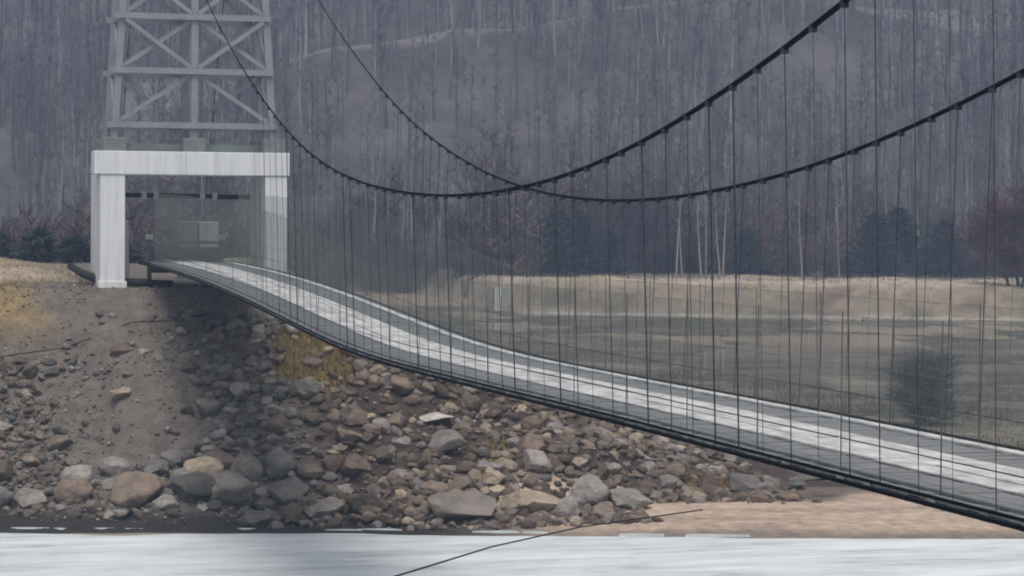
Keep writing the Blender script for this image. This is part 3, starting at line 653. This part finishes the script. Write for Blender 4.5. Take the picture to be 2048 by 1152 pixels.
FT = [tree_template(s, h=rng.uniform(7, 12), crown0=rng.uniform(.25, .5), spread=rng.uniform(1.0, 1.7), nb=14, nt=150, trunk_r=rng.uniform(.12, .26), twig_w=.017) for s in range(14)]
def forest():
    N = 7800; d = 240 + 150 * rng.random(N) ** 1.1; wd = rng.uniform(-112, 112, N)
    ok = ~(cut(d, wd) & (wd > -45)) & (fbm(d * .06, wd * .06, 3) + .32 > rng.random(N) * .42); d, wd = d[ok], wd[ok]
    X, Y = XY(d, wd); Z = hill_z(d, wd); n = len(d)
    pale = rng.random(n); bt = np.array([[.135, .13, .138]]) + (pale[:, None] > .5) * rng.uniform(.03, .21, (n, 1)) * np.array([[.95, 1, 1.05]]); tw = np.array([[.113, .102, .111]]) * rng.uniform(.6, 1.5, (n, 1))
    return scatter('hill_forest', FT, np.stack([X, Y, Z], 1), rng.uniform(.65, 1.1, n), bt, tw)
tag(forest(), kind='stuff')
BT = [tree_template(60 + s, h=4.0, crown0=.05, spread=1.5, nb=26, nt=220, trunk_r=.05, stems=4) for s in range(5)]
def brush():
    N = 2300; d = rng.uniform(206, 250, N); wd = rng.uniform(-85, 75, N); X, Y = XY(d, wd)
    Z = np.where(d < 222, np.where(X > 42, H_far(X, Y), -6.6), np.maximum(hill_z(d, wd), -7.6))
    ok = ((X < 40) | (Y - Ys_far(X) > np.where((X > 56) & (X < 96), 27, 13))) & (Z > -8.3); X, Y, Z = X[ok], Y[ok], Z[ok]; n = len(X)
    return scatter('thicket', BT, np.stack([X, Y, Z], 1), rng.uniform(.4, 1.1, n) * (1 + 1.5 * sstep(.05, .22, fbm(X * .09 + 7, Y * .09, 3))), np.tile([[.075, .06, .062]], (n, 1)), np.where((fbm(X * .06, Y * .06, 2) > .02)[:, None], np.array([[.125, .086, .070]]), np.array([[.045, .041, .047]])) * rng.uniform(.6, 1.5, (n, 1)))
tag(brush(), kind='stuff')

def plant(name, temp, loc, s, bark_t, twig_t, label, cat, group=None, rz=0., tr='trunk', cr='crown'):
    v, f, m = temp; e = empty(name, loc, label, cat, group); e.rotation_euler[2] = rz
    for mi, nm, mt, tn in ((0, tr, m_bark, bark_t), (1, cr, m_twig, twig_t)):
        ff = f[m == mi]
        if not len(ff): continue
        u, inv = np.unique(ff, return_inverse=True)
        o = np_mesh(nm, v[u] * s, inv.reshape(-1, 3), mt, col=np.tile([tn], (len(u), 1))); o.parent = e
    return e
def far_z(x, y): return float(np.maximum(H_far(np.array(float(x)), np.array(float(y))), -8.2))
def side_brush():
    N = 420; X = rng.uniform(-14, 24, N); Y = rng.uniform(114, 150, N); Z = np.where(Y < 122, H_bank(X, Y), -6.7); n = N; k = fbm(X * .2, Y * .2, 3)
    return scatter('thicket', BT, np.stack([X, Y, Z], 1), np.where(Y < 124, .8, 1.45) * rng.uniform(.7, 1.15, n), np.tile([[.08, .065, .066]], (n, 1)), np.where((Y > 126)[:, None], np.array([[.125, .093, .097]]), np.array([[.048, .046, .055]])) * rng.uniform(.7, 1.3, (n, 1)))
tag(side_brush(), kind='stuff')
BIR = [tree_template(80 + s, h=9.0, crown0=.3, spread=1.2, nb=16, nt=90, trunk_r=.085, twig_w=.02) for s in range(5)]
for i, (x, y, s, lab) in enumerate(((68.0,199,1.0,'leftmost pale birch of the row standing on the far bank top'),(69.1,201,.9,'thin pale birch second in the row on the far bank top'),(69.9,198,1.05,'tall pale birch third in the row on the far bank top'),
      (70.9,200,.95,'pale birch in the middle of the row on the far bank top'),(71.6,198.5,.85,'short pale birch beside the tallest of the far bank row'),(72.5,200,1.1,'tallest pale birch near the end of the far bank row'),(79.2,199,.9,'lone pale birch standing apart between dark shrubs on the far bank'),
      (82.3,198,.75,'small slender birch beyond the lone birch on the far bank'))):
    plant('birch_tree', BIR[i % 5], (x, y, far_z(x, y)), s, (.33,.29,.26), (.18,.15,.135), lab, 'tree', 'birches on the far bank', i * 1.3)
CON = [conifer_template(s, 4.4, 1.9) for s in range(4)]
for i, (x, y, s, lab) in enumerate(((59.0,206,1.35,'broad dark blue-green conifer on the far bank behind the concrete post'),(61.9,208,1.3,'dark conifer beside the broadest one on the far bank'),(64.6,207,.95,'low dark conifer nearest the pale birch row on the far bank'),
      (76.0,204,1.0,'small dark conifer between the birch row and the lone birch'),(86.6,201,1.35,'tall dark conifer on the far bank behind the lone birch'),(89.9,203,1.45,'largest dark conifer right of the lone birch on the far bank'),(93.2,201,1.2,'dark conifer next to the red-twigged shrub'))):
    plant('conifer_tree', CON[i % 4], (x, y, far_z(x, y) + .0), s, (.1,.08,.07), (.030,.050,.056), lab, 'conifer', 'dark conifers on the far bank', i * .9)
for i, (x, y, s, lab) in enumerate(((4.6,112,.92,'dark conifer bush at the picture edge behind the tan field'),(6.6,114,1.0,'dark conifer bush behind the tan field, second from the picture edge'),(8.6,112,.88,'dark conifer bush in the middle of the row behind the tan field'),(10.4,115,.98,'dark conifer bush behind the tan field beside the white portal leg'),
      (12.7,116,1.0,'dark conifer bush seen through the white portal beside its leg'),(14.6,117,.85,'low conifer bush seen in the middle of the white portal opening'))):
    plant('conifer_bush', CON[i % 4], (x, y, float(H_bank(np.array(x), np.array(float(y))))), s, (.1,.08,.07), (.034,.048,.058), lab, 'bush', 'dark bushes behind the bank', i)
RT = tree_template(99, h=4.2, crown0=.12, spread=1.7, nb=56, nt=2000, trunk_r=.06, twig_w=.03, stems=4)
plant('red_shrub', RT, (88.8, 178.0, far_z(88.8, 178.0)), 2.1, (.05,.04,.045), (.125,.045,.053), 'dark red-twigged shrub with leaning dark stems at the edge of the far bank', 'shrub', None, .5)

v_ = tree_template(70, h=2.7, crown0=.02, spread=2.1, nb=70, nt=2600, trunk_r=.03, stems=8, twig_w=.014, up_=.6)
plant('reflection_shrub', v_, (39.7, 87.2, -8.05), 1.0, (.06,.063,.075), (.078,.088,.106), 'added dark blue-grey bare shrub standing in for a conifer reflection behind the bridge deck', 'shrub', None, .3)  # added shrub, stands in for the dark reflection of the far conifers

# concrete post on the far shore
cb = empty('concrete_post', (51.15, 192.3, -8), 'weathered pale concrete post standing at the corner of the far shore', 'post')
MB().box(50.35, 52.0, 191.8, 193.0, -8.6, -6.15).build('shaft', m_shaft, cb, bevel=.05)
MB().box(50.30, 50.85, 191.72, 191.79, -8.5, -6.2).build('facing', m_conc, cb)

# ------------------------------------------------------------------ haze
def haze():
    m = bpy.data.materials.new('haze'); m.use_nodes = True; n = m.node_tree.nodes; n.remove(n['Principled BSDF'])
    v = n.new('ShaderNodeVolumePrincipled'); v.inputs['Color'].default_value = (.55, .72, 1.0, 1); v.inputs['Density'].default_value = .0008; v.inputs['Anisotropy'].default_value = .2
    m.node_tree.links.new(v.outputs[0], n['Material Output'].inputs['Volume'])
    o = MB().box(-405, 505, -60, 470, -10.4, 102).build('haze', m); tag(o, kind='stuff')
haze()
